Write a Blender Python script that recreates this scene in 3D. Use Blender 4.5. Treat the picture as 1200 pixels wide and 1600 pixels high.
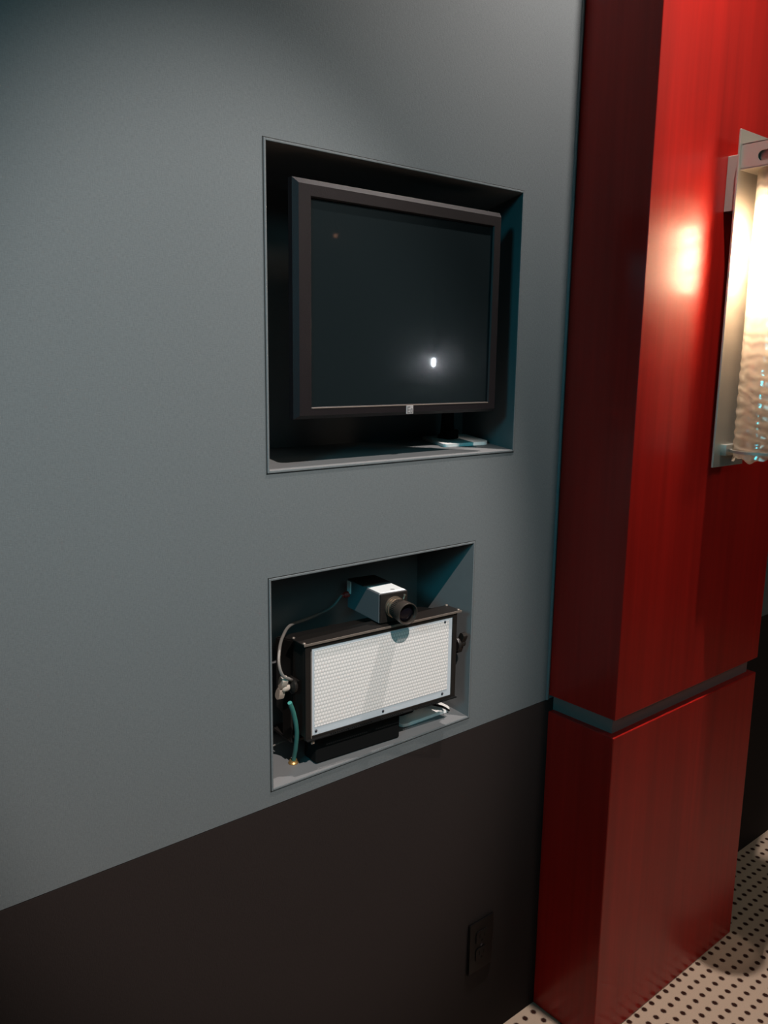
import bpy, bmesh, math, random
from mathutils import Vector, Matrix
random.seed(7)
S = bpy.context.scene
for o in list(bpy.data.objects):
    bpy.data.objects.remove(o, do_unlink=True)
COL = S.collection
PI = math.pi

# ------------------------------------------------------------------ camera
cam_d = bpy.data.cameras.new('camera')
cam = bpy.data.objects.new('camera', cam_d)
COL.objects.link(cam)
cam_d.sensor_fit = 'VERTICAL'
cam_d.sensor_height = 36.0
cam_d.lens = 1291.0 / 1600.0 * 36.0
cam_d.clip_start = 0.02
cx = Vector((0.7694, -0.6386, 0.0130)).normalized()
fw = Vector((0.6298, 0.7552, -0.1819)).normalized()
up = cx.cross(fw).normalized()
fw = up.cross(cx).normalized()
m = Matrix.Identity(4)
for i in range(3):
    m[i][0] = cx[i]; m[i][1] = up[i]; m[i][2] = -fw[i]
m[0][3], m[1][3], m[2][3] = 0.0, -1.0281, 1.42
cam.matrix_world = m
S.camera = cam

# ------------------------------------------------------------------ look
S.view_settings.view_transform = 'Standard'
S.view_settings.look = 'None'
S.view_settings.gamma = 1.0
S.view_settings.use_curve_mapping = False
S.view_settings.exposure = 0.0

w = bpy.data.worlds.new('world'); S.world = w; w.use_nodes = True
w.node_tree.nodes['Background'].inputs[0].default_value = (0.02, 0.05, 0.06, 1)
w.node_tree.nodes['Background'].inputs[1].default_value = 0.5


def aim(o, tgt):
    d = Vector(tgt) - o.location
    o.rotation_euler = d.to_track_quat('-Z', 'Y').to_euler()


def spot(name, loc, tgt, power, color, size, blend, radius):
    d = bpy.data.lights.new(name, 'SPOT'); d.energy = power; d.color = color
    d.spot_size = math.radians(size); d.spot_blend = blend; d.shadow_soft_size = radius
    o = bpy.data.objects.new(name, d); COL.objects.link(o); o.location = loc; aim(o, tgt)
    return o


def area(name, loc, tgt, power, color, sx, sy):
    d = bpy.data.lights.new(name, 'AREA'); d.shape = 'RECTANGLE'; d.size = sx; d.size_y = sy
    d.energy = power; d.color = color
    o = bpy.data.objects.new(name, d); COL.objects.link(o); o.location = loc; aim(o, tgt)
    return o


# ceiling spots: a narrow beam from the front left, and a steep one close to the wall
spot('ceiling_spot_front', (0.02, -2.2, 3.75), (0.64, 0, 1.12), 700, (1.0, 0.92, 0.87), 20, 0.6, 0.015)
spot('ceiling_spot_steep', (1.33, -0.34, 2.76), (1.20, -0.10, 0.9), 155, (1.0, 0.91, 0.86), 92, 1.0, 0.014)
# teal light from the left, its source out of view
spot('teal_spot', (-1.5, -1.25, 2.1), (0.80, 0, 1.28), 135, (0.02, 0.50, 0.66), 31, 0.8, 0.22)
area('room_fill', (-0.6, -2.9, 2.5), (0.6, 0, 0.9), 9, (0.30, 0.85, 0.95), 1.6, 0.8)  # soft teal fill that tints the wall's upper left
area('right_fill', (3.3, -2.6, 2.9), (2.4, 0, 0.5), 13, (1.0, 0.82, 0.66), 1.2, 0.6)  # added warm fill for the wall right of the column, no known lamp


# ------------------------------------------------------------------ materials
def mat(name):
    mt = bpy.data.materials.new(name); mt.use_nodes = True
    nt = mt.node_tree
    return mt, nt, nt.nodes['Principled BSDF']


def simple(name, col, rough=0.5, metal=0.0, coat=0.0, bump=0.0, bscale=300.0, spec=0.5, var=0.0):
    mt, nt, b = mat(name)
    b.inputs['Base Color'].default_value = (*col, 1)
    b.inputs['Roughness'].default_value = rough
    b.inputs['Metallic'].default_value = metal
    b.inputs['Coat Weight'].default_value = coat
    b.inputs['Specular IOR Level'].default_value = spec
    tc = nt.nodes.new('ShaderNodeTexCoord')
    n = nt.nodes.new('ShaderNodeTexNoise'); n.inputs['Scale'].default_value = bscale
    n.inputs['Detail'].default_value = 3
    nt.links.new(tc.outputs['Object'], n.inputs['Vector'])
    if bump:
        bp = nt.nodes.new('ShaderNodeBump'); bp.inputs['Strength'].default_value = bump
        bp.inputs['Distance'].default_value = 0.001
        nt.links.new(n.outputs['Fac'], bp.inputs['Height']); nt.links.new(bp.outputs['Normal'], b.inputs['Normal'])
    v = max(var, 0.06)
    r = nt.nodes.new('ShaderNodeMapRange'); r.inputs['To Min'].default_value = 1 - v; r.inputs['To Max'].default_value = 1 + v
    mx = nt.nodes.new('ShaderNodeVectorMath'); mx.operation = 'SCALE'; mx.inputs[0].default_value = col
    nt.links.new(n.outputs['Fac'], r.inputs['Value']); nt.links.new(r.outputs['Result'], mx.inputs['Scale'])
    nt.links.new(mx.outputs['Vector'], b.inputs['Base Color'])
    return mt


def fabric(name, col, spec=0.2):
    """stretched weave: fine threads, slightly mottled"""
    mt, nt, b = mat(name)
    b.inputs['Roughness'].default_value = 0.85
    b.inputs['Specular IOR Level'].default_value = spec
    tc = nt.nodes.new('ShaderNodeTexCoord')
    mp = nt.nodes.new('ShaderNodeMapping'); mp.inputs['Scale'].default_value = (180, 180, 900)
    n = nt.nodes.new('ShaderNodeTexNoise'); n.inputs['Scale'].default_value = 1.0; n.inputs['Detail'].default_value = 2
    mp2 = nt.nodes.new('ShaderNodeMapping'); mp2.inputs['Scale'].default_value = (900, 900, 160)
    n2 = nt.nodes.new('ShaderNodeTexNoise'); n2.inputs['Scale'].default_value = 1.0; n2.inputs['Detail'].default_value = 2
    n3 = nt.nodes.new('ShaderNodeTexNoise'); n3.inputs['Scale'].default_value = 1.6; n3.inputs['Detail'].default_value = 4
    for mm, nn in ((mp, n), (mp2, n2)):
        nt.links.new(tc.outputs['Object'], mm.inputs['Vector']); nt.links.new(mm.outputs['Vector'], nn.inputs['Vector'])
    nt.links.new(tc.outputs['Object'], n3.inputs['Vector'])
    a = nt.nodes.new('ShaderNodeMath'); a.operation = 'ADD'
    nt.links.new(n.outputs['Fac'], a.inputs[0]); nt.links.new(n2.outputs['Fac'], a.inputs[1])
    r = nt.nodes.new('ShaderNodeMapRange'); r.inputs['From Min'].default_value = 0.5; r.inputs['From Max'].default_value = 1.5
    r.inputs['To Min'].default_value = 0.84; r.inputs['To Max'].default_value = 1.16
    nt.links.new(a.outputs[0], r.inputs['Value'])
    r3 = nt.nodes.new('ShaderNodeMapRange'); r3.inputs['To Min'].default_value = 0.93; r3.inputs['To Max'].default_value = 1.07
    nt.links.new(n3.outputs['Fac'], r3.inputs['Value'])
    ml = nt.nodes.new('ShaderNodeMath'); ml.operation = 'MULTIPLY'
    nt.links.new(r.outputs['Result'], ml.inputs[0]); nt.links.new(r3.outputs['Result'], ml.inputs[1])
    mx = nt.nodes.new('ShaderNodeVectorMath'); mx.operation = 'SCALE'; mx.inputs[0].default_value = col
    nt.links.new(ml.outputs[0], mx.inputs['Scale']); nt.links.new(mx.outputs['Vector'], b.inputs['Base Color'])
    bp = nt.nodes.new('ShaderNodeBump'); bp.inputs['Strength'].default_value = 0.25; bp.inputs['Distance'].default_value = 0.0006
    nt.links.new(a.outputs[0], bp.inputs['Height']); nt.links.new(bp.outputs['Normal'], b.inputs['Normal'])
    return mt


def wood(name):
    mt, nt, b = mat(name)
    tc = nt.nodes.new('ShaderNodeTexCoord')
    mp = nt.nodes.new('ShaderNodeMapping'); mp.inputs['Scale'].default_value = (70, 70, 2.2)
    n = nt.nodes.new('ShaderNodeTexNoise'); n.inputs['Scale'].default_value = 1.0; n.inputs['Detail'].default_value = 5
    mp2 = nt.nodes.new('ShaderNodeMapping'); mp2.inputs['Scale'].default_value = (9, 9, 1.0)
    n2 = nt.nodes.new('ShaderNodeTexNoise'); n2.inputs['Scale'].default_value = 1.0; n2.inputs['Detail'].default_value = 3
    n2.inputs['Distortion'].default_value = 0.8
    for mm, nn in ((mp, n), (mp2, n2)):
        nt.links.new(tc.outputs['Object'], mm.inputs['Vector']); nt.links.new(mm.outputs['Vector'], nn.inputs['Vector'])
    a = nt.nodes.new('ShaderNodeMath'); a.operation = 'ADD'
    nt.links.new(n.outputs['Fac'], a.inputs[0]); nt.links.new(n2.outputs['Fac'], a.inputs[1])
    cr = nt.nodes.new('ShaderNodeValToRGB')
    cr.color_ramp.elements[0].position = 0.32; cr.color_ramp.elements[0].color = (0.27, 0.007, 0.0045, 1)
    cr.color_ramp.elements[1].position = 0.70; cr.color_ramp.elements[1].color = (0.42, 0.011, 0.007, 1)
    h = nt.nodes.new('ShaderNodeMath'); h.operation = 'MULTIPLY'; h.inputs[1].default_value = 0.5
    nt.links.new(a.outputs[0], h.inputs[0]); nt.links.new(h.outputs[0], cr.inputs['Fac'])
    nt.links.new(cr.outputs['Color'], b.inputs['Base Color'])
    b.inputs['Roughness'].default_value = 0.42
    b.inputs['Specular IOR Level'].default_value = 0.12
    b.inputs['Coat Weight'].default_value = 0.42
    b.inputs['Coat Roughness'].default_value = 0.22
    return mt


def carpet_mat():
    mt, nt, b = mat('dotted_carpet')
    b.inputs['Roughness'].default_value = 0.95
    b.inputs['Specular IOR Level'].default_value = 0.1
    tc = nt.nodes.new('ShaderNodeTexCoord')
    wn = nt.nodes.new('ShaderNodeTexNoise'); wn.inputs['Scale'].default_value = 5.0
    nt.links.new(tc.outputs['Object'], wn.inputs['Vector'])
    ws = nt.nodes.new('ShaderNodeVectorMath'); ws.operation = 'MULTIPLY_ADD'
    ws.inputs[1].default_value = (0.012, 0.012, 0)
    nt.links.new(wn.outputs['Color'], ws.inputs[0]); nt.links.new(tc.outputs['Object'], ws.inputs[2])
    sc = nt.nodes.new('ShaderNodeVectorMath'); sc.operation = 'MULTIPLY'
    sc.inputs[1].default_value = (1 / 0.0285, 1 / 0.030, 0)
    nt.links.new(ws.outputs[0], sc.inputs[0])
    fr = nt.nodes.new('ShaderNodeVectorMath'); fr.operation = 'FRACTION'
    nt.links.new(sc.outputs[0], fr.inputs[0])
    sb = nt.nodes.new('ShaderNodeVectorMath'); sb.operation = 'SUBTRACT'; sb.inputs[1].default_value = (0.5, 0.5, 0)
    nt.links.new(fr.outputs[0], sb.inputs[0])
    ab = nt.nodes.new('ShaderNodeVectorMath'); ab.operation = 'ABSOLUTE'; nt.links.new(sb.outputs[0], ab.inputs[0])
    sx = nt.nodes.new('ShaderNodeSeparateXYZ'); nt.links.new(ab.outputs[0], sx.inputs[0])
    ln = nt.nodes.new('ShaderNodeVectorMath'); ln.operation = 'LENGTH'; nt.links.new(ab.outputs[0], ln.inputs[0])
    fz = nt.nodes.new('ShaderNodeTexNoise'); fz.inputs['Scale'].default_value = 500
    nt.links.new(tc.outputs['Object'], fz.inputs['Vector'])
    ad = nt.nodes.new('ShaderNodeMath'); ad.operation = 'MULTIPLY_ADD'; ad.inputs[1].default_value = 0.16
    nt.links.new(fz.outputs['Fac'], ad.inputs[0]); nt.links.new(ln.outputs['Value'], ad.inputs[2])
    st = nt.nodes.new('ShaderNodeMapRange'); st.inputs['From Min'].default_value = 0.25; st.inputs['From Max'].default_value = 0.35
    nt.links.new(ad.outputs[0], st.inputs['Value'])
    mx = nt.nodes.new('ShaderNodeMix'); mx.data_type = 'RGBA'
    mx.inputs['A'].default_value = (0.035, 0.012, 0.008, 1)
    nt.links.new(st.outputs['Result'], mx.inputs['Factor'])
    cr = nt.nodes.new('ShaderNodeValToRGB')
    cr.color_ramp.elements[0].color = (0.46, 0.33, 0.24, 1); cr.color_ramp.elements[1].color = (0.62, 0.47, 0.36, 1)
    nt.links.new(fz.outputs['Fac'], cr.inputs['Fac']); nt.links.new(cr.outputs['Color'], mx.inputs['B'])
    nt.links.new(mx.outputs['Result'], b.inputs['Base Color'])
    bp = nt.nodes.new('ShaderNodeBump'); bp.inputs['Strength'].default_value = 0.6; bp.inputs['Distance'].default_value = 0.002
    nt.links.new(fz.outputs['Fac'], bp.inputs['Height']); nt.links.new(bp.outputs['Normal'], b.inputs['Normal'])
    return mt


def brushed(name, col, rough=0.35):
    mt, nt, b = mat(name)
    b.inputs['Base Color'].default_value = (*col, 1); b.inputs['Metallic'].default_value = 0.75
    tc = nt.nodes.new('ShaderNodeTexCoord')
    mp = nt.nodes.new('ShaderNodeMapping'); mp.inputs['Scale'].default_value = (20, 20, 900)
    n = nt.nodes.new('ShaderNodeTexNoise'); n.inputs['Scale'].default_value = 1.0
    nt.links.new(tc.outputs['Object'], mp.inputs['Vector']); nt.links.new(mp.outputs['Vector'], n.inputs['Vector'])
    r = nt.nodes.new('ShaderNodeMapRange'); r.inputs['To Min'].default_value = rough - 0.05; r.inputs['To Max'].default_value = rough + 0.08
    nt.links.new(n.outputs['Fac'], r.inputs['Value']); nt.links.new(r.outputs['Result'], b.inputs['Roughness'])
    return mt


def led_sheet():
    """white lens sheet in front of the LEDs: rows of small round lenses"""
    mt, nt, b = mat('lens_sheet')
    b.inputs['Roughness'].default_value = 0.30
    tc = nt.nodes.new('ShaderNodeTexCoord')
    sc = nt.nodes.new('ShaderNodeVectorMath'); sc.operation = 'MULTIPLY'
    sc.inputs[1].default_value = (1 / 0.0056, 0, 1 / 0.0062)
    nt.links.new(tc.outputs['Object'], sc.inputs[0])
    sp = nt.nodes.new('ShaderNodeSeparateXYZ'); nt.links.new(sc.outputs[0], sp.inputs[0])
    fl = nt.nodes.new('ShaderNodeMath'); fl.operation = 'FLOOR'; nt.links.new(sp.outputs[2], fl.inputs[0])
    hf = nt.nodes.new('ShaderNodeMath'); hf.operation = 'MULTIPLY_ADD'; hf.inputs[1].default_value = 0.5
    nt.links.new(fl.outputs[0], hf.inputs[0]); nt.links.new(sp.outputs[0], hf.inputs[2])
    cb = nt.nodes.new('ShaderNodeCombineXYZ'); nt.links.new(hf.outputs[0], cb.inputs[0]); nt.links.new(sp.outputs[2], cb.inputs[2])
    fr = nt.nodes.new('ShaderNodeVectorMath'); fr.operation = 'FRACTION'; nt.links.new(cb.outputs[0], fr.inputs[0])
    sb = nt.nodes.new('ShaderNodeVectorMath'); sb.operation = 'SUBTRACT'; sb.inputs[1].default_value = (0.5, 0, 0.5)
    nt.links.new(fr.outputs[0], sb.inputs[0])
    ln = nt.nodes.new('ShaderNodeVectorMath'); ln.operation = 'LENGTH'; nt.links.new(sb.outputs[0], ln.inputs[0])
    r = nt.nodes.new('ShaderNodeMapRange'); r.inputs['From Min'].default_value = 0.28; r.inputs['From Max'].default_value = 0.52
    nt.links.new(ln.outputs['Value'], r.inputs['Value'])
    mx = nt.nodes.new('ShaderNodeMix'); mx.data_type = 'RGBA'
    mx.inputs['A'].default_value = (0.66, 0.62, 0.60, 1); mx.inputs['B'].default_value = (0.44, 0.425, 0.415, 1)
    nt.links.new(r.outputs['Result'], mx.inputs['Factor']); nt.links.new(mx.outputs['Result'], b.inputs['Base Color'])
    bp = nt.nodes.new('ShaderNodeBump'); bp.inputs['Strength'].default_value = 0.5; bp.inputs['Distance'].default_value = 0.001
    bp.invert = True
    nt.links.new(ln.outputs['Value'], bp.inputs['Height']); nt.links.new(bp.outputs['Normal'], b.inputs['Normal'])
    return mt


def screen_mat():
    mt, nt, b = mat('dark_screen_glass')
    b.inputs['Base Color'].default_value = (0.006, 0.009, 0.010, 1)
    b.inputs['Roughness'].default_value = 0.32
    b.inputs['Specular IOR Level'].default_value = 0.35
    b.inputs['Coat Weight'].default_value = 0.7; b.inputs['Coat Roughness'].default_value = 0.03
    tc = nt.nodes.new('ShaderNodeTexCoord'); n = nt.nodes.new('ShaderNodeTexNoise'); n.inputs['Scale'].default_value = 6
    nt.links.new(tc.outputs['Object'], n.inputs['Vector'])
    r = nt.nodes.new('ShaderNodeMapRange'); r.inputs['To Min'].default_value = 0.13; r.inputs['To Max'].default_value = 0.135
    nt.links.new(n.outputs['Fac'], r.inputs['Value']); nt.links.new(r.outputs['Result'], b.inputs['Roughness'])
    return mt


def glass_mat():
    """clear glass with swirled ridges"""
    mt = bpy.data.materials.new('swirled_glass'); mt.use_nodes = True; nt = mt.node_tree
    nt.nodes.clear()
    out = nt.nodes.new('ShaderNodeOutputMaterial')
    tr = nt.nodes.new('ShaderNodeBsdfTransparent'); tr.inputs[0].default_value = (0.97, 0.93, 0.88, 1)
    gl = nt.nodes.new('ShaderNodeBsdfGlossy'); gl.inputs['Roughness'].default_value = 0.12
    tl = nt.nodes.new('ShaderNodeBsdfTranslucent'); tl.inputs[0].default_value = (1.0, 0.9, 0.8, 1)
    tc = nt.nodes.new('ShaderNodeTexCoord')
    wv = nt.nodes.new('ShaderNodeTexWave'); wv.bands_direction = 'Z'; wv.inputs['Scale'].default_value = 14
    wv.inputs['Distortion'].default_value = 6; wv.inputs['Detail'].default_value = 1; wv.inputs['Detail Scale'].default_value = 2
    nt.links.new(tc.outputs['Object'], wv.inputs['Vector'])
    bp = nt.nodes.new('ShaderNodeBump'); bp.inputs['Strength'].default_value = 0.4; bp.inputs['Distance'].default_value = 0.002
    nt.links.new(wv.outputs['Fac'], bp.inputs['Height'])
    nt.links.new(bp.outputs['Normal'], gl.inputs['Normal'])
    m1 = nt.nodes.new('ShaderNodeMixShader'); m1.inputs[0].default_value = 0.28
    r = nt.nodes.new('ShaderNodeMapRange'); r.inputs['To Min'].default_value = 0.42; r.inputs['To Max'].default_value = 0.72
    nt.links.new(wv.outputs['Fac'], r.inputs['Value'])
    nt.links.new(tl.outputs[0], m1.inputs[1]); nt.links.new(gl.outputs[0], m1.inputs[2])
    m2 = nt.nodes.new('ShaderNodeMixShader'); nt.links.new(r.outputs['Result'], m2.inputs[0])
    nt.links.new(tr.outputs[0], m2.inputs[1]); nt.links.new(m1.outputs[0], m2.inputs[2])
    nt.links.new(m2.outputs[0], out.inputs['Surface'])
    return mt


def emit(name, col, strength):
    mt, nt, b = mat(name)
    b.inputs['Base Color'].default_value = (0.8, 0.8, 0.8, 1)
    b.inputs['Emission Color'].default_value = (*col, 1); b.inputs['Emission Strength'].default_value = strength
    return mt


M = dict(
    grey=fabric('grey_wall_fabric', (0.092, 0.101, 0.105)),
    dado=fabric('dark_brown_fabric', (0.0130, 0.0085, 0.0076)),
    liner=simple('painted_recess_board', (0.125, 0.126, 0.128), 0.6, bump=0.1, bscale=60),
    gap=simple('dark_gap', (0.01, 0.01, 0.01), 0.9),
    carpet=carpet_mat(), wood=wood('red_mahogany_veneer'),
    bezel=simple('black_textured_plastic', (0.0065, 0.005, 0.0058), 0.45, spec=0.22, bump=0.3, bscale=900),
    screen=screen_mat(),
    badge=simple('grey_badge', (0.22, 0.21, 0.21), 0.4), badge_dark=simple('dark_badge_ink', (0.07, 0.07, 0.07), 0.5),
    black=simple('black_painted_metal', (0.011, 0.009, 0.008), 0.38, spec=0.3, bump=0.1, bscale=500),
    flat=simple('matt_black', (0.004, 0.004, 0.004), 0.8, spec=0.1),
    lip=simple('pale_metal_lip', (0.16, 0.13, 0.11), 0.4, metal=0.4),  # paler metal for thin edges and rivets
    sheet=led_sheet(), margin=simple('clear_acrylic_margin', (0.40, 0.43, 0.46), 0.25),
    camgrey=simple('grey_camera_shell', (0.10, 0.10, 0.105), 0.45, metal=0.0),
    sticker=simple('white_sticker', (0.92, 0.90, 0.88), 0.5),
    white=simple('white_plastic', (0.86, 0.83, 0.80), 0.4),
    teal_cable=simple('green_cable_jacket', (0.03, 0.16, 0.14), 0.5),
    grey_cable=simple('grey_cable_jacket', (0.13, 0.12, 0.11), 0.5),
    beige=simple('lit_knob_beige', (0.46, 0.38, 0.32), 0.4),  # left wing grip: the spot's light on it is put into the colour
    brass=simple('brass_grommet', (0.55, 0.33, 0.12), 0.35, metal=0.8),
    red=simple('red_connector', (0.35, 0.02, 0.015), 0.4),
    bronze=simple('lens_barrel', (0.05, 0.040, 0.034), 0.3, metal=0.5),
    bronze2=simple('lens_mount_metal', (0.26, 0.20, 0.15), 0.3, metal=0.8),
    lensglass=simple('front_lens_glass', (0.005, 0.004, 0.006), 0.05),
    reveal=simple('grey_reveal_strip', (0.19, 0.095, 0.085), 0.6, spec=0.2),
    nickel=brushed('brushed_nickel', (0.42, 0.39, 0.34), 0.42),
    steel=brushed('dark_socket_metal', (0.10, 0.10, 0.12), 0.3),
    glass=glass_mat(), bulb=emit('lit_bulb', (1.0, 0.77, 0.54), 260.0),
    ceil=simple('dark_ceiling_paint', (0.05, 0.05, 0.055), 0.9),
    outlet=simple('black_outlet_plastic', (0.0035, 0.003, 0.003), 0.4, spec=0.15),
    screw=simple('dark_screw', (0.05, 0.05, 0.06), 0.4, metal=0.6),
)


# ------------------------------------------------------------------ helpers
def obj(name, bm, material, parent=None, smooth=False, loc=None, rot=None):
    me = bpy.data.meshes.new(name)
    bmesh.ops.recalc_face_normals(bm, faces=bm.faces)
    bm.to_mesh(me); bm.free()
    mats = material if isinstance(material, (list, tuple)) else [material]
    for x in mats:
        me.materials.append(x)
    if smooth:
        for p in me.polygons:
            p.use_smooth = True
        me.set_sharp_from_angle(angle=math.radians(35))
    o = bpy.data.objects.new(name, me); COL.objects.link(o)
    if parent: o.parent = parent
    if loc: o.location = loc
    if rot: o.rotation_euler = rot
    return o


def thing(name, label, cat, loc=(0, 0, 0), rot=(0, 0, 0), group=None):
    o = bpy.data.objects.new(name, None); COL.objects.link(o)
    o.empty_display_size = 0.05
    o.location = loc; o.rotation_euler = rot
    o['label'] = label; o['category'] = cat
    if group: o['group'] = group
    return o


def tag(o, label, cat, group=None):
    o['label'] = label; o['category'] = cat
    if group: o['group'] = group
    return o


def struct(name, bm, material, smooth=False, label=None):
    o = obj(name, bm, material, None, smooth)
    o['kind'] = 'structure'
    if label: o['label'] = label
    return o


def box(bm, x0, x1, y0, y1, z0, z1, bev=0.0, seg=2):
    r = bmesh.ops.create_cube(bm, size=1)
    vs = r['verts']
    for v in vs:
        v.co = Vector((x0 + (v.co.x + .5) * (x1 - x0), y0 + (v.co.y + .5) * (y1 - y0), z0 + (v.co.z + .5) * (z1 - z0)))
    if bev:
        es = list({e for v in vs for e in v.link_edges})
        bmesh.ops.bevel(bm, geom=es, offset=bev, segments=seg, affect='EDGES', profile=0.5, clamp_overlap=True)
    return bm


def B(*a, **k):
    bm = bmesh.new(); box(bm, *a, **k); return bm


def lathe(bm, prof, seg=40, axis=Vector((0, 0, 1)), org=Vector((0, 0, 0)), close=True):
    """prof: list of (radius, height) turned about axis through org"""
    axis = Vector(axis).normalized(); org = Vector(org)
    q = Vector((0, 0, 1)).rotation_difference(axis)
    rings = []
    for r, h in prof:
        ring = []
        for i in range(seg):
            a = 2 * PI * i / seg
            ring.append(bm.verts.new(org + q @ Vector((r * math.cos(a), r * math.sin(a), h))))
        rings.append(ring)
    for a, b in zip(rings, rings[1:]):
        for i in range(seg):
            j = (i + 1) % seg
            bm.faces.new((a[i], a[j], b[j], b[i]))
    if close:
        bm.faces.new(rings[0][::-1]); bm.faces.new(rings[-1])
    return bm


def smooth_path(pts, n=10):
    P = [Vector(p) for p in pts]
    P = [P[0] * 2 - P[1]] + P + [P[-1] * 2 - P[-2]]
    out = []
    for i in range(1, len(P) - 2):
        for k in range(n):
            t = k / n
            a, b, c, d = P[i - 1], P[i], P[i + 1], P[i + 2]
            out.append(0.5 * ((2 * b) + (c - a) * t + (2 * a - 5 * b + 4 * c - d) * t * t + (3 * b - a - 3 * c + d) * t ** 3))
    out.append(P[-2])
    return out


def tube(bm, pts, r, seg=12, n=10):
    path = smooth_path(pts, n)
    rings = []
    t0 = (path[1] - path[0]).normalized()
    nrm = t0.orthogonal().normalized()
    for i, p in enumerate(path):
        t = (path[min(i + 1, len(path) - 1)] - path[max(i - 1, 0)]).normalized()
        nrm = (nrm - t * nrm.dot(t)).normalized(); bn = t.cross(nrm)
        rings.append([bm.verts.new(p + (nrm * math.cos(2 * PI * k / seg) + bn * math.sin(2 * PI * k / seg)) * r) for k in range(seg)])
    for a, b in zip(rings, rings[1:]):
        for i in range(seg):
            j = (i + 1) % seg
            bm.faces.new((a[i], a[j], b[j], b[i]))
    bm.faces.new(rings[0][::-1]); bm.faces.new(rings[-1])
    return bm


def prism(bm, pts, d, bev=0.0):
    """closed outline pts (3D) extruded by vector d"""
    d = Vector(d)
    a = [bm.verts.new(Vector(p)) for p in pts]; b = [bm.verts.new(Vector(p) + d) for p in pts]
    n = len(pts)
    bm.faces.new(a); bm.faces.new(b[::-1])
    for i in range(n):
        j = (i + 1) % n
        bm.faces.new((a[i], b[i], b[j], a[j]))
    if bev:
        bmesh.ops.bevel(bm, geom=list({e for v in a + b for e in v.link_edges}), offset=bev, segments=2, affect='EDGES', clamp_overlap=True)
    return bm


def quad(bm, *p):
    bm.faces.new([bm.verts.new(Vector(q)) for q in p])


def rounded(pts, r, n=6):
    """round the corners of a planar outline given as (x, y)"""
    out = []
    N = len(pts)
    for i in range(N):
        p0, p, p1 = Vector(pts[i - 1]), Vector(pts[i]), Vector(pts[(i + 1) % N])
        a = p + (p0 - p).normalized() * r; c = p + (p1 - p).normalized() * r
        for k in range(n + 1):
            t = k / n
            out.append((1 - t) ** 2 * a + 2 * t * (1 - t) * p + t * t * c)
    return out


# ------------------------------------------------------------------ room shell
U = dict(x0=0.638, x1=1.166, z0=1.257, z1=1.711, d=0.262, k=0.50)     # monitor recess, its right cheek splays outwards
L = dict(x0=0.638, x1=1.071, z0=0.754, z1=1.091, d=0.165, k=0.08)      # lamp recess
XW0, XW1, ZC, ZD = -2.6, 4.2, 4.0, 0.7255
YB = -5.0

bm = bmesh.new()
xs = [XW0, U['x0'], L['x1'], U['x1'], XW1]
zs = [ZD, L['z0'], L['z1'], U['z0'], U['z1'], ZC]
for i in range(4):
    for j in range(5):
        xm = (xs[i] + xs[i + 1]) / 2; zm = (zs[j] + zs[j + 1]) / 2
        if any(n['x0'] < xm < n['x1'] and n['z0'] < zm < n['z1'] for n in (U, L)): continue
        quad(bm, (xs[i], 0, zs[j]), (xs[i + 1], 0, zs[j]), (xs[i + 1], 0, zs[j + 1]), (xs[i], 0, zs[j + 1]))
bmesh.ops.remove_doubles(bm, verts=bm.verts, dist=1e-5)
struct('wall_front', bm, M['grey'], label='grey fabric covered wall with two rectangular recesses')
for nm, n, lb in (('trim_8', U, 'grey painted lining of the upper recess'), ('trim_9', L, 'grey painted lining of the lower recess')):
    bm = bmesh.new()
    x0, x1, z0, z1, d = n['x0'], n['x1'], n['z0'], n['z1'], n['d']; x2 = x1 + n['k'] * d
    quad(bm, (x0, 0, z0), (x1, 0, z0), (x2, d, z0), (x0, d, z0))
    quad(bm, (x0, 0, z1), (x0, d, z1), (x2, d, z1), (x1, 0, z1))
    quad(bm, (x0, 0, z0), (x0, d, z0), (x0, d, z1), (x0, 0, z1))
    quad(bm, (x1, 0, z0), (x1, 0, z1), (x2, d, z1), (x2, d, z0))
    quad(bm, (x0, d, z0), (x2, d, z0), (x2, d, z1), (x0, d, z1))
    bmesh.ops.remove_doubles(bm, verts=bm.verts, dist=1e-5)
    struct(nm, bm, M['liner'], label=lb)

bm = bmesh.new()
quad(bm, (XW0, 0.0, 0), (XW1, 0.0, 0), (XW1, 0.0, ZD - 0.0015), (XW0, 0.0, ZD - 0.0015))
quad(bm, (XW0, 0.0, ZD - 0.0015), (XW1, 0.0, ZD - 0.0015), (XW1, 0.004, ZD - 0.0015), (XW0, 0.004, ZD - 0.0015))
struct('trim_1', bm, M['dado'], label='dark brown fabric wall panel below the grey fabric')
bm = bmesh.new(); quad(bm, (XW0, 0.004, ZD - 0.004), (XW1, 0.004, ZD - 0.004), (XW1, 0.004, ZD + 0.002), (XW0, 0.004, ZD + 0.002))
struct('trim_2', bm, M['gap'], label='dark joint line between the grey and brown fabric')
struct('floor', B(XW0, XW1, YB, 0.3, -0.05, 0), M['carpet'], label='beige carpet with small dark dots')
struct('ceiling', B(XW0, XW1, YB, 0.3, ZC, ZC + 0.05), M['ceil'])
struct('wall_left', B(XW0 - 0.05, XW0, YB, 0.3, 0, ZC), M['dado'])
struct('wall_right', B(XW1, XW1 + 0.05, YB, 0.3, 0, ZC), M['dado'])
struct('wall_back', B(XW0, XW1, YB - 0.05, YB, 0, ZC), M['dado'])


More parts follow.
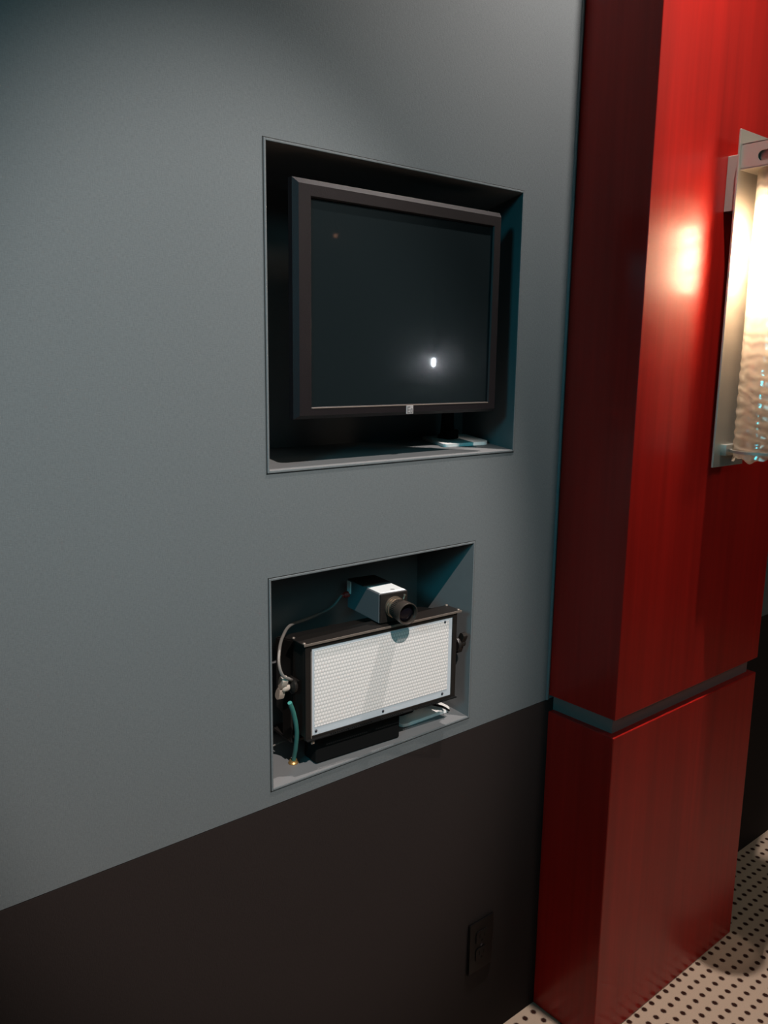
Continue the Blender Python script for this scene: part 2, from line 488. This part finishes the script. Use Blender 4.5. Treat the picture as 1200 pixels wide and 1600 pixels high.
def edge_frame(name, n, label):
    """fabric rolled edge around a recess with its thin shadow gap"""
    x0, x1, z0, z1 = n['x0'], n['x1'], n['z0'], n['z1']
    t = 0.0035
    bm = bmesh.new()
    box(bm, x0 - t, x0, -0.0018, 0.0003, z0 - t, z1 + t, 0.0008)
    box(bm, x1, x1 + t, -0.0018, 0.0003, z0 - t, z1 + t, 0.0008)
    box(bm, x0, x1, -0.0018, 0.0003, z0 - t, z0, 0.0008)
    box(bm, x0, x1, -0.0018, 0.0003, z1, z1 + t, 0.0008)
    struct(name, bm, M['grey'], label=label)
    bm = bmesh.new(); g = 0.0014; t2 = t + g
    for a in ((x0 - t2, x0 - t, z0 - t2, z1 + t2), (x1 + t, x1 + t2, z0 - t2, z1 + t2), (x0 - t2, x1 + t2, z0 - t2, z0 - t), (x0 - t2, x1 + t2, z1 + t, z1 + t2)):
        box(bm, a[0], a[1], -0.0004, 0.004, a[2], a[3])
    return bm


struct('trim_3', edge_frame('trim_4', U, 'rolled grey fabric edge around the upper recess'), M['gap'], label='dark joint around the upper recess')
struct('trim_5', edge_frame('trim_6', L, 'rolled grey fabric edge around the lower recess'), M['gap'], label='dark joint around the lower recess')
bm = bmesh.new(); tube(bm, [(1.3075, 0.0005, ZD), (1.3075, 0.0005, 1.8), (1.3075, 0.0005, ZC)], 0.0035, 10, 3)
struct('trim_7', bm, M['grey'], smooth=True, label='rolled fabric edge where the grey wall meets the column')

# ------------------------------------------------------------------ column
CX0, CX1, CY = 1.3125, 1.884, -0.163
col = thing('column', 'red mahogany veneered square column standing against the grey fabric wall', 'column', (1.598, 0, 0))


def cpart(name, bm, material, label=None, smooth=False):
    for v in bm.verts: v.co.x -= 1.598
    o = obj(name, bm, material, col, smooth)
    if label: o['label'] = label
    return o


cpart('upper_casing', B(CX0, CX1, CY, -0.0005, 0.7345, ZC, 0.0012), M['wood'])
cpart('lower_casing', B(CX0, CX1, CY, -0.0005, 0.001, 0.698, 0.0022, seg=3), M['wood'])
cpart('reveal_strip', B(CX0 + 0.016, CX1 - 0.016, CY + 0.016, -0.0005, 0.696, 0.737), M['reveal'], 'recessed grey band between the two red casings')

# ------------------------------------------------------------------ wall sconce on the column
SX = 1.598
PY = CY - 0.033                       # front face of the back plate
sc = thing('wall_sconce', 'lit wall sconce with brushed nickel back plate and swirled glass tube on the red column', 'lamp', (SX, CY, 1.5))


def spart(name, bm, material, smooth=False, label=None):
    for v in bm.verts: v.co -= Vector((SX, CY, 1.5))
    o = obj(name, bm, material, sc, smooth)
    if label: o['label'] = label
    return o


spart('back_plate', B(SX - 0.059, SX + 0.059, PY, PY + 0.004, 1.217, 1.846, 0.0008), M['nickel'])
spart('mounting_box', B(SX - 0.040, SX + 0.040, PY + 0.004, CY - 0.0002, 1.705, 1.806, 0.001), M['nickel'])
# top arm: a folded metal bracket with rounded slots in its cheeks
bm = bmesh.new()
for sx in (-1, 1):
    xx = SX + sx * 0.052
    y0, y1, z0, z1 = PY, PY - 0.115, 1.776, 1.820
    out = rounded([(y0, z0), (y0, z1 + 0.004), (y0 - 0.016, z1), (y1, z1), (y1, z0)], 0.002, 2)
    hy0, hy1, hz0, hz1 = y0 - 0.032, y1 + 0.02, 1.785, 1.803
    # cheek with a slot: ring of quads between outline and slot
    sl = []
    rr = (hz1 - hz0) / 2
    for k in range(16):
        a = 2 * PI * k / 16 + PI / 16
        cyy = hy0 - rr if math.cos(a) > 0 else hy1 + rr
        sl.append(Vector((cyy + rr * math.cos(a), (hz0 + hz1) / 2 + rr * math.sin(a))))
    cx_, cz_ = (y0 + y1) / 2, (z0 + z1) / 2
    ang = lambda p: math.atan2((p[1] - cz_) / 0.022, (p[0] - cx_) / 0.058)
    def outer_at(a):
        dx, dz = math.cos(a) * 0.058, math.sin(a) * 0.022
        s = min(((y0 - y1) / 2) / max(abs(dx), 1e-6), ((z1 - z0) / 2) / max(abs(dz), 1e-6))
        return Vector((cx_ + dx * s, cz_ + dz * s))
    angs = sorted(set([ang(p) for p in sl] + [math.atan2(sz * 1.0, sy * 1.0) for sy in (-1, 1) for sz in (-1, 1)]))
    inner = []
    for a in angs:
        dx, dz = math.cos(a) * 0.058, math.sin(a) * 0.022
        # intersect the ray with the slot outline by marching
        s = 0.02
        while s < 3:
            px, pz = cx_ + dx * s, cz_ + dz * s
            qx = min(max(px, hy1 + rr), hy0 - rr)
            if (px - qx) ** 2 + (pz - (hz0 + hz1) / 2) ** 2 > rr * rr: break
            s += 0.01
        inner.append(Vector((cx_ + dx * s, cz_ + dz * s)))
    T = 0.0025 * (1 if sx < 0 else -1)
    rings = []
    for t in (0, T):
        rings.append(([bm.verts.new((xx + t, *outer_at(a))) for a in angs], [bm.verts.new((xx + t, *p)) for p in inner]))
    N = len(angs)
    for i in range(N):
        j = (i + 1) % N
        for (o_, i_) in rings: bm.faces.new((o_[i], o_[j], i_[j], i_[i]))
        bm.faces.new((rings[0][0][i], rings[1][0][i], rings[1][0][j], rings[0][0][j]))
        bm.faces.new((rings[0][1][i], rings[1][1][i], rings[1][1][j], rings[0][1][j]))
box(bm, SX - 0.046, SX + 0.046, PY - 0.110, PY, 1.779, 1.8165)
box(bm, SX - 0.052, SX + 0.052, PY - 0.115, PY, 1.8185, 1.821)
box(bm, SX - 0.052, SX + 0.052, PY - 0.115, PY, 1.7745, 1.777)
box(bm, SX - 0.052, SX + 0.052, PY - 0.117, PY - 0.115, 1.7745, 1.821)
spart('top_bracket', bm, M['nickel'])
TY = -0.2545
bm = bmesh.new(); lathe(bm, [(0.034, 1.7755), (0.034, 1.722), (0.031, 1.716), (0.020, 1.712), (0.018, 1.694), (0.012, 1.692)][::-1], 40, org=(SX, TY, 0))
spart('socket', bm, M['steel'], True, 'dark metal bulb socket')
bm = bmesh.new(); lathe(bm, [(0.004, 1.562), (0.012, 1.568), (0.0165, 1.585), (0.0165, 1.67), (0.014, 1.685), (0.011, 1.6915)], 32, org=(SX, TY, 0))
spart('bulb', bm, M['bulb'], True, 'glowing tubular bulb')
# glass tube, hand-made with swirled ridges and an uneven lower rim
bm = bmesh.new()
NR, NS = 110, 72
grid = []
for side, rad in ((0, 0.0450), (1, 0.0415)):
    g = []
    for i in range(NR + 1):
        t = i / NR; row = []
        for k in range(NS):
            a = 2 * PI * k / NS
            zb = 1.236 + 0.004 * math.sin(5 * a + 0.6) + 0.0025 * math.sin(11 * a)
            z = zb + (1.7742 - zb) * t
            sw = math.sin(z * 300 + 3.0 * math.sin(a * 2) + 1.5 * math.sin(a * 3 + z * 30))
            fade = min(1, max(0, (1.50 - z) / 0.14))
            r = rad + (0.0013 * sw * fade if side == 0 else 0)
            row.append(bm.verts.new((SX + r * math.cos(a), TY + r * math.sin(a), z)))
        g.append(row)
    grid.append(g)
for g in grid:
    for i in range(NR):
        for k in range(NS):
            bm.faces.new((g[i][k], g[i][(k + 1) % NS], g[i + 1][(k + 1) % NS], g[i + 1][k]))
for i in (0, NR):
    for k in range(NS):
        bm.faces.new((grid[0][i][k], grid[0][i][(k + 1) % NS], grid[1][i][(k + 1) % NS], grid[1][i][k]))
spart('glass_tube', bm, M['glass'], True, 'clear glass tube with swirled ridges')
bm = bmesh.new()
lathe(bm, [(0.0470, 1.248), (0.0510, 1.248), (0.0510, 1.2535), (0.0470, 1.2535), (0.0470, 1.248)], 64, org=(SX, TY, 0), close=False)
box(bm, SX - 0.035, SX + 0.035, PY - 0.012, PY + 0.0005, 1.240, 1.262, 0.001)
spart('lower_ring', bm, M['nickel'], True, 'thin metal ring holding the glass tube')

# ------------------------------------------------------------------ touch monitor in the upper recess
MX0, MX1, MZ0, MZ1 = 0.684, 1.115, 1.330, 1.672
SX0, SX1, SZ0, SZ1 = 0.712, 1.092, 1.348, 1.646
FY = -0.004
mon = thing('touch_monitor', 'black flat touch monitor, switched off, standing in the upper wall recess', 'monitor', ((MX0 + MX1) / 2, 0.03, MZ0))


def mpart(name, bm, material, smooth=False, parent=None, label=None):
    p = parent or mon
    for v in bm.verts: v.co -= Vector(((MX0 + MX1) / 2, 0.03, MZ0))
    o = obj(name, bm, material, p, smooth)
    if label: o['label'] = label
    return o


# bezel: chamfered outer border, flat front, sloped inner border, built as rings
def rect(x0, x1, z0, z1, y): return [Vector((x0, y, z0)), Vector((x1, y, z0)), Vector((x1, y, z1)), Vector((x0, y, z1))]


bm = bmesh.new()
e = 0.0055
rings = [rect(MX0 + .002, MX1 - .002, MZ0 + .002, MZ1 - .002, FY + 0.022),
         rect(MX0, MX1, MZ0, MZ1, FY + 0.019),
         rect(MX0, MX1, MZ0, MZ1, FY + 0.009),
         rect(MX0 + e, MX1 - e, MZ0 + e, MZ1 - 0.0085, FY),
         rect(SX0 - 0.002, SX1 + 0.002, SZ0 - 0.002, SZ1 + 0.002, FY),
         rect(SX0, SX1, SZ0, SZ1, FY + 0.002),
         rect(SX0, SX1, SZ0, SZ1, FY + 0.007)]
rv = [[bm.verts.new(p) for p in r] for r in rings]
for a, b in zip(rv, rv[1:]):
    for i in range(4):
        j = (i + 1) % 4
        bm.faces.new((a[i], a[j], b[j], b[i]))
bm.faces.new(rv[0][::-1])
mpart('bezel', bm, M['bezel'])
mpart('screen', B(SX0 + .0002, SX1 - .0002, FY + 0.0050, FY + 0.0068, SZ0 + .0002, SZ1 - .0002), M['screen'], label='dark glossy screen, off')
bm = bmesh.new(); box(bm, SX0, SX1, FY - 0.0006, FY + 0.001, SZ0 - 0.0024, SZ0 - 0.0008, 0.0003)
mpart('screen_edge', bm, M['lip'], label='thin light seal along the bottom of the screen')
bm = bmesh.new()
prism(bm, [(MX0 + .034, FY + .022, MZ0 + .03), (MX1 - .03, FY + .022, MZ0 + .03), (MX1 - .03, FY + .022, MZ1 - .006), (MX0 + .034, FY + .022, MZ1 - .006)], (0, 0.044, 0), 0.004)
mpart('rear_housing', bm, M['black'])
bx, bz = 0.906, 1.3390
bd = mpart('badge', B(bx - 0.0075, bx + 0.0075, FY - 0.001, FY + 0.0005, bz - 0.0070, bz + 0.0068, 0.0004), M['badge'], label='small square grey maker badge')
bm = bmesh.new()
for a in ((-.0055, -.0043, -.0052, .0050), (-.0043, .0000, -.0052, -.0041), (-.0043, .0000, -.0008, .0003), (-.0043, .0000, .0040, .0050),
          (.0014, .0024, -.0052, .0016), (.0024, .0055, -.0052, -.0043), (.0024, .0055, .0008, .0016), (.0046, .0055, -.0043, .0008)):
    box(bm, bx + a[0], bx + a[1], FY - 0.0013, FY - 0.0009, bz + a[2], bz + a[3])
for v in bm.verts: v.co -= Vector(((MX0 + MX1) / 2, 0.03, MZ0))
obj('badge_mark', bm, M['badge_dark'], bd)
bm = bmesh.new(); box(bm, MX1 - 0.0005, MX1 + 0.0025, FY + 0.014, FY + 0.022, 1.556, 1.572, 0.0008)
mpart('side_button', bm, M['lip'], label='small light button on the right edge')
# arm from the monitor's back to its post
bm = bmesh.new()
box(bm, 0.86, 0.94, 0.060, 0.068, 1.46, 1.54, 0.002)
tube(bm, [(0.90, 0.066, 1.50), (0.92, 0.13, 1.50), (1.02, 0.175, 1.47), (1.14, 0.19, 1.445), (1.177, 0.187, 1.436)], 0.011, 14, 8)
mpart('support_arm', bm, M['flat'], True)

st = thing('monitor_stand', 'white base plate with a short black post behind the monitor at the upper recess floor', 'stand', (1.185, 0.165, U['z0']))
bm = bmesh.new()
pl = rounded([(1.086, 0.098), (1.195, 0.090), (1.213, 0.108), (1.278, 0.235), (1.158, 0.243)], 0.012)
prism(bm, [(p.x - 1.185, p.y - 0.165, 0.0003) for p in pl], (0, 0, 0.006), 0.0008)
obj('base_plate', bm, M['white'], st)
bm = bmesh.new()
lathe(bm, [(0.020, 0.0064), (0.020, 0.012), (0.0145, 0.016), (0.0125, 0.05), (0.0125, 0.155), (0.010, 0.160)], 28, org=(-0.008, 0.02, 0))
box(bm, -0.03, -0.002, -0.008, 0.018, 0.0064, 0.026, 0.003)
obj('post', bm, M['flat'], st, True)

# ------------------------------------------------------------------ LED light panel in the lower recess
PW, PH0, PH1 = 0.318, 0.812, 0.974
YAW = -math.radians(3.4)
lp = thing('light_panel', 'black LED light panel with white lens sheet tilted in its yoke, in the lower recess', 'light panel', (0.703, 0.004, 0.7545), (0, 0, YAW))
OZ = 0.7545


def lpart(name, bm, material, smooth=False, parent=None, label=None):
    for v in bm.verts: v.co.z -= OZ
    o = obj(name, bm, material, parent or lp, smooth)
    if label: o['label'] = label
    return o


# housing with a tapering back
bm = bmesh.new()
box(bm, 0, PW, 0.006, 0.040, PH0 + 0.004, PH1 - 0.001, 0.0015)
prism(bm, [(0.004, 0.040, PH0 + 0.006), (0.004, 0.040, PH1 - 0.004), (0.004, 0.105, PH1 - 0.016), (0.004, 0.105, PH0 + 0.02)], (PW - 0.008, 0, 0), 0.002)
lpart('housing', bm, M['black'])
# front frame, four bars; the bottom bar is a lip with a row of slots
bm = bmesh.new()
box(bm, 0, 0.012, 0.0, 0.007, PH0, PH1 - 0.001, 0.0006)
box(bm, PW - 0.010, PW, 0.0, 0.007, PH0, PH1 - 0.001, 0.0006)
box(bm, 0.012, PW - 0.010, 0.0, 0.007, PH1 - 0.008, PH1 - 0.001, 0.0006)
box(bm, 0.012, PW - 0.010, 0.0, 0.007, PH0, PH0 + 0.006, 0.0006)
fr = lpart('front_frame', bm, M['black'])
bm = bmesh.new()
y_a, y_b, y_c, y_d = -0.0055, -0.0046, -0.0012, 0.0002
zl0, zl1 = PH0, PH0 + 0.0016
box(bm, 0, PW, y_a, y_b, zl0, zl1)
box(bm, 0, PW, y_c, y_d, zl0, zl1)
x = 0.0
segs = [(0.045, 0.128), (0.146, 0.196), (0.216, 0.292)]
cur = 0.0
for a, b in segs:
    box(bm, cur, a, y_b, y_c, zl0, zl1)
    xx = a
    while xx < b:
        box(bm, xx + 0.0028, min(xx + 0.0042, b + 0.0014), y_b, y_c, zl0, zl1)
        xx += 0.0042
    cur = b
box(bm, cur, PW, y_b, y_c, zl0, zl1)
lpart('slotted_lip', bm, M['flat'], parent=lp, label='narrow black lip with rows of fine slots')
# thin strip paler than the black frame
bm = bmesh.new()
box(bm, 0.0095, 0.0112, -0.0006, 0.0005, PH0 + 0.002, PH1 - 0.012)
box(bm, 0.0095, 0.0155, -0.0022, 0.0005, PH0 - 0.0075, PH0 + 0.0005, 0.0006)
lpart('frame_edge', bm, M['lip'], label='thin bright edge strip')
# hood
bm = bmesh.new()
box(bm, -0.004, PW + 0.008, -0.0022, 0.038, PH1, PH1 + 0.0022, 0.0006)
hd = lpart('hood', bm, M['black'], label='black flat hood plate above the lens sheet')
bm = bmesh.new()
box(bm, -0.004, PW + 0.008, -0.0034, -0.0021, PH1 - 0.0012, PH1 + 0.0028, 0.0004)
lpart('hood_edge', bm, M['lip'], parent=hd)
for (hx, hy) in ((-0.001, 0.002), (-0.001, 0.035), (PW + 0.004, 0.002), (PW + 0.004, 0.035)):
    bm = bmesh.new()
    lathe(bm, [(0.0028, 0), (0.0028, 0.001), (0.0018, 0.0022)], 12, org=(hx, hy, PH1 + 0.0022))
    lpart('rivet', bm, M['lip'], True, parent=hd)
# lens sheet
lpart('lens_sheet', B(0.0125, PW - 0.0105, 0.0015, 0.0035, PH0 + 0.006, PH1 - 0.008), M['margin'], label='clear bluish edge of the lens sheet')
lpart('diode_lenses', B(0.017, PW - 0.019, 0.0008, 0.0022, PH0 + 0.019, PH1 - 0.013), M['sheet'], label='white field of small round lenses')
for sxp, szp in ((0.020, PH0 + 0.0125), (0.155, PH0 + 0.0125), (0.288, PH0 + 0.0125), (0.290, PH1 - 0.0145)):
    bm = bmesh.new(); lathe(bm, [(0.0024, 0), (0.0024, 0.001), (0.0014, 0.0018)], 14, axis=(0, -1, 0), org=(sxp, 0.0014, szp))
    lpart('screw', bm, M['screw'], True)
# yoke: U-shaped flat bar under and beside the housing, front edge visible below the panel
bm = bmesh.new()
box(bm, -0.010, PW + 0.010, 0.030, 0.098, 0.8000, 0.8045, 0.0008)
for xa in (-0.010, PW + 0.006):
    prism(bm, [(xa, 0.030, 0.8895), (xa, 0.058, 0.8895), (xa, 0.034, 0.915), (xa, 0.006, 0.915)], (0.004, 0, 0), 0.0006)
box(bm, -0.010, -0.0060, 0.030, 0.058, 0.8045, 0.890, 0.0008)
box(bm, PW + 0.0060, PW + 0.010, 0.030, 0.058, 0.8045, 0.890, 0.0008)
lpart('yoke', bm, M['black'])
bm = bmesh.new()
box(bm, 0.03, 0.205, 0.018, 0.056, 0.7556, PH0 + 0.003, 0.003)
lpart('driver_box', bm, M['flat'], label='matt black driver box under the panel')


def knob(sgn, x):
    bm = bmesh.new()
    ax = (sgn, 0, 0)
    lathe(bm, [(0.0, 0.0), (0.0125, 0.0), (0.0135, 0.002), (0.0135, 0.0055), (0.010, 0.008), (0.006, 0.009), (0.006, 0.014)], 28, axis=ax, org=(x, 0.018, 0.905))
    k = lpart('tilt_knob', bm, M['black'], True, label='black clamp knob')
    bm = bmesh.new()
    xo = x + sgn * 0.014
    c, s = math.cos(math.radians(24)), math.sin(math.radians(24))
    for d_ in (-1, 1):
        # two swept lobes of the wing
        pts = [(-0.004, 0.000), (0.004, 0.000), (0.0065, 0.010), (0.0065, 0.020), (0.001, 0.0235), (-0.0055, 0.020), (-0.0055, 0.010)]
        poly = []
        for (u, v) in rounded(pts, 0.002, 3):
            v *= d_
            yy = u * c - v * s; zz = u * s + v * c
            poly.append((xo - 0.0035, 0.018 + yy, 0.905 + zz))
        prism(bm, poly, (sgn * 0.010, 0, 0), 0.0018)
    lathe(bm, [(0.0065, 0), (0.0075, 0.003), (0.0075, 0.010), (0.005, 0.013)], 20, axis=ax, org=(xo - sgn * 0.003, 0.018, 0.905))
    lpart('wing', bm, M['beige'] if sgn < 0 else M['black'], True, parent=k, label='wing grip coloured beige as if lit' if sgn < 0 else None)


knob(-1, -0.0105)
knob(1, PW + 0.0115)

# stand of the light panel
ps = thing('panel_stand', 'white base plate and black post under the light panel in the lower recess', 'stand', (1.005, 0.08, L['z0']))
bm = bmesh.new()
pl = rounded([(0.937, 0.037), (1.066, 0.037), (1.066, 0.122), (0.948, 0.122)], 0.014)
prism(bm, [(p.x - 1.005, p.y - 0.08, 0.0003) for p in pl], (0, 0, 0.006), 0.0008)
obj('base_plate', bm, M['white'], ps)
bm = bmesh.new()
box(bm, -0.045, -0.012, -0.014, 0.016, 0.0064, 0.0155, 0.002)
lathe(bm, [(0.0095, 0.010), (0.0095, 0.0455)], 20, org=(-0.03, 0.0, 0))
obj('post', bm, M['flat'], ps, True)

# ------------------------------------------------------------------ small camera on top of the panel
vc = thing('video_camera', 'small grey box camera with black lens and white sticker, on top of the light panel', 'camera', (0.884, 0.002, 0.9782), (0, 0, math.radians(-8)))
bm = bmesh.new(); box(bm, -0.028, 0.028, 0.003, 0.112, 0.0, 0.052, 0.0015)
obj('body', bm, M['camgrey'], vc)
bm = bmesh.new(); box(bm, -0.0275, 0.0275, -0.0005, 0.0032, 0.0005, 0.0515, 0.0012)
obj('front_plate', bm, M['black'], vc)
bm = bmesh.new(); box(bm, -0.0282, 0.0282, 0.058, 0.1125, 0.0515, 0.0535, 0.0008)
obj('top_cover', bm, M['black'], vc)
bm = bmesh.new(); box(bm, -0.0245, 0.026, 0.005, 0.050, 0.0519, 0.0523)
stk = obj('sticker', bm, M['sticker'], vc); stk['label'] = 'white paper sticker'
bm = bmesh.new()
prism(bm, [(0.003, 0.016, 0.0524), (0.010, 0.013, 0.0524), (0.010, 0.017, 0.0524), (0.005, 0.020, 0.0524)], (0, 0, 0.0001))
obj('sticker_print', bm, M['badge'], stk)
bm = bmesh.new(); box(bm, -0.0295, -0.0275, 0.099, 0.1122, 0.028, 0.050, 0.0005)
t_ = obj('side_tab', bm, M['white'], vc); t_['label'] = 'small pale tab at the rear'
LZ = 0.027
bm = bmesh.new(); lathe(bm, [(0.0185, 0.0), (0.0185, 0.003), (0.0165, 0.0034), (0.0165, 0.006), (0.0180, 0.0064), (0.0180, 0.0085), (0.0165, 0.009), (0.0165, 0.012)], 40, axis=(0, -1, -0.03), org=(0, -0.0004, LZ))
ls = obj('lens_mount', bm, M['bronze2'], vc, True); ls['label'] = 'bronze coloured ribbed lens mount'
bm = bmesh.new(); lathe(bm, [(0.0160, 0.012), (0.0168, 0.0128), (0.0168, 0.0255), (0.0178, 0.0262), (0.0186, 0.027), (0.0190, 0.0435), (0.0184, 0.0445), (0.0172, 0.0445), (0.0165, 0.043), (0.0155, 0.0385)], 44, axis=(0, -1, -0.03), org=(0, -0.0004, LZ), close=False)
for k in range(36):
    a = 2 * PI * k / 36
    px, pz = 0.0169 * math.cos(a), 0.0169 * math.sin(a)
    box(bm, px - 0.0005, px + 0.0005, -0.025, -0.0145, LZ + pz - 0.0005 - 0.0006, LZ + pz + 0.0005 - 0.0006)
lb = obj('lens_barrel', bm, M['bronze'], vc, True)
bm = bmesh.new(); lathe(bm, [(0.0162, 0.034), (0.012, 0.0365), (0.006, 0.0378), (0.0005, 0.038)], 36, axis=(0, -1, -0.03), org=(0, -0.0004, LZ))
obj('front_lens', bm, M['lensglass'], lb, True)
bm = bmesh.new(); lathe(bm, [(0.0016, 0.0), (0.0016, 0.006), (0.0024, 0.0065), (0.0024, 0.009)], 12, axis=(0.35, 0, 1), org=(0.006, -0.020, LZ + 0.017))
obj('focus_screw', bm, M['bronze2'], vc, True)
bm = bmesh.new(); lathe(bm, [(0.0055, 0.0), (0.0055, 0.009), (0.0035, 0.010), (0.0035, 0.014)], 18, axis=(-1, 0.25, -0.2), org=(-0.0275, 0.108, 0.026))
rc = obj('cable_plug', bm, M['red'], vc, True); rc['label'] = 'dark red cable plug'

# ------------------------------------------------------------------ cables
# from the plug at the camera's rear, down the left side of the recess to the panel's knob
bm = bmesh.new()
tube(bm, [(0.858, 0.116, 1.003), (0.834, 0.116, 0.984), (0.780, 0.110, 0.976), (0.730, 0.088, 0.980), (0.690, 0.050, 0.978), (0.668, 0.025, 0.968), (0.660, 0.014, 0.950), (0.664, 0.010, 0.932), (0.678, 0.012, 0.922), (0.690, 0.022, 0.914)], 0.0026, 10, 8)
tag(obj('camera_cable', bm, M['grey_cable'], None, True), 'thin grey cable looping from the small camera down the left side of the recess', 'cable')
bm = bmesh.new()
tube(bm, [(0.671, 0.001, 0.888), (0.683, 0.008, 0.863), (0.695, 0.018, 0.828), (0.703, 0.033, 0.792), (0.707, 0.044, 0.770), (0.709, 0.050, 0.7545)], 0.0036, 12, 8)
gc = tag(obj('power_cable', bm, M['teal_cable'], None, True), 'green cable dropping to the recess floor left of the light panel', 'cable')
bm = bmesh.new(); lathe(bm, [(0.0085, 0.0), (0.0085, 0.0015), (0.0065, 0.0035), (0.0062, 0.006)], 24, org=(0.709, 0.050, 0.7543))
g_ = obj('grommet', bm, M['brass'], gc, True); g_['label'] = 'brass floor grommet'
bm = bmesh.new()
tube(bm, [(0.6405, 0.060, 0.773), (0.665, 0.075, 0.777), (0.70, 0.082, 0.780), (0.725, 0.088, 0.777)], 0.0014, 8, 6)
tag(obj('thin_wire', bm, M['grey_cable'], None, True), 'thin pale wire crossing the lower left corner of the lower recess', 'wire')
bm = bmesh.new()
tube(bm, [(1.000, 0.105, 0.790), (1.012, 0.100, 0.775), (1.026, 0.085, 0.768), (1.038, 0.062, 0.7655), (1.048, 0.045, 0.7640), (1.052, 0.030, 0.760)], 0.0020, 8, 8)
tag(obj('short_wire', bm, M['flat'], None, True), 'short black wire lying over the white plate under the light panel', 'wire')

# ------------------------------------------------------------------ outlet in the dark wall panel
ox, oz = 1.1275, 0.2415
ot = thing('power_outlet', 'black duplex power outlet low on the dark wall panel', 'outlet', (ox, 0, oz))
bm = bmesh.new()
prism(bm, [(-0.0358, -0.0005, -0.0585), (0.0358, -0.0005, -0.0585), (0.0358, -0.0005, 0.0585), (-0.0358, -0.0005, 0.0585)], (0, -0.0055, 0), 0.002)
obj('cover_plate', bm, M['outlet'], ot)
for dz in (-0.0195, 0.0195):
    bm = bmesh.new()
    out = rounded([(-0.0165, dz - 0.0145), (0.0165, dz - 0.0145), (0.0165, dz + 0.0145), (-0.0165, dz + 0.0145)], 0.006, 5)
    prism(bm, [(p.x, -0.0055, p.y) for p in out], (0, -0.0025, 0), 0.0006)
    r_ = obj('receptacle', bm, M['outlet'], ot)
    bm = bmesh.new()
    box(bm, -0.0075, -0.0055, -0.0082, -0.0078, dz - 0.001, dz + 0.008); box(bm, 0.0055, 0.0075, -0.0082, -0.0078, dz - 0.001, dz + 0.007)
    lathe(bm, [(0.0025, 0), (0.0025, 0.0003)], 12, axis=(0, -1, 0), org=(0, -0.0079, dz - 0.0075))
    obj('slots', bm, M['flat'], r_)
bm = bmesh.new(); lathe(bm, [(0.003, 0), (0.003, 0.001), (0.002, 0.0016)], 14, axis=(0, -1, 0), org=(0, -0.0058, 0))
obj('screw', bm, M['screw'], ot, True)

# ------------------------------------------------------------------ lamp across the room, seen as a reflection in the dark screen
lm = thing('pendant_lamp', 'small bright lamp across the room, seen only as a reflection in the dark screen', 'lamp', (3.02, -2.20, 1.405))
bm = bmesh.new(); lathe(bm, [(0.003, -0.02), (0.007, -0.016), (0.0075, 0.018), (0.005, 0.022)], 20)
obj('bulb', bm, emit('white_bulb', (0.85, 0.92, 1.0), 220.0), lm, True)
bm = bmesh.new(); lathe(bm, [(0.009, 0.022), (0.009, 0.045), (0.002, 0.06), (0.0015, ZC - 1.405)], 16)
obj('socket', bm, M['flat'], lm, True)

lo = thing('spot_lamp', 'tiny orange lamp across the room, faint speck reflected near the top left of the screen', 'lamp', (2.60, -2.50, 2.03))
bm = bmesh.new(); lathe(bm, [(0.003, -0.006), (0.008, -0.005), (0.009, 0.004), (0.008, 0.010)], 20)
obj('bulb', bm, emit('orange_bulb', (1.0, 0.45, 0.25), 3.5), lo, True)
bm = bmesh.new(); lathe(bm, [(0.009, 0.010), (0.018, 0.012), (0.018, 0.05), (0.002, 0.056), (0.0015, ZC - 2.03)], 16)
obj('socket', bm, M['flat'], lo, True)
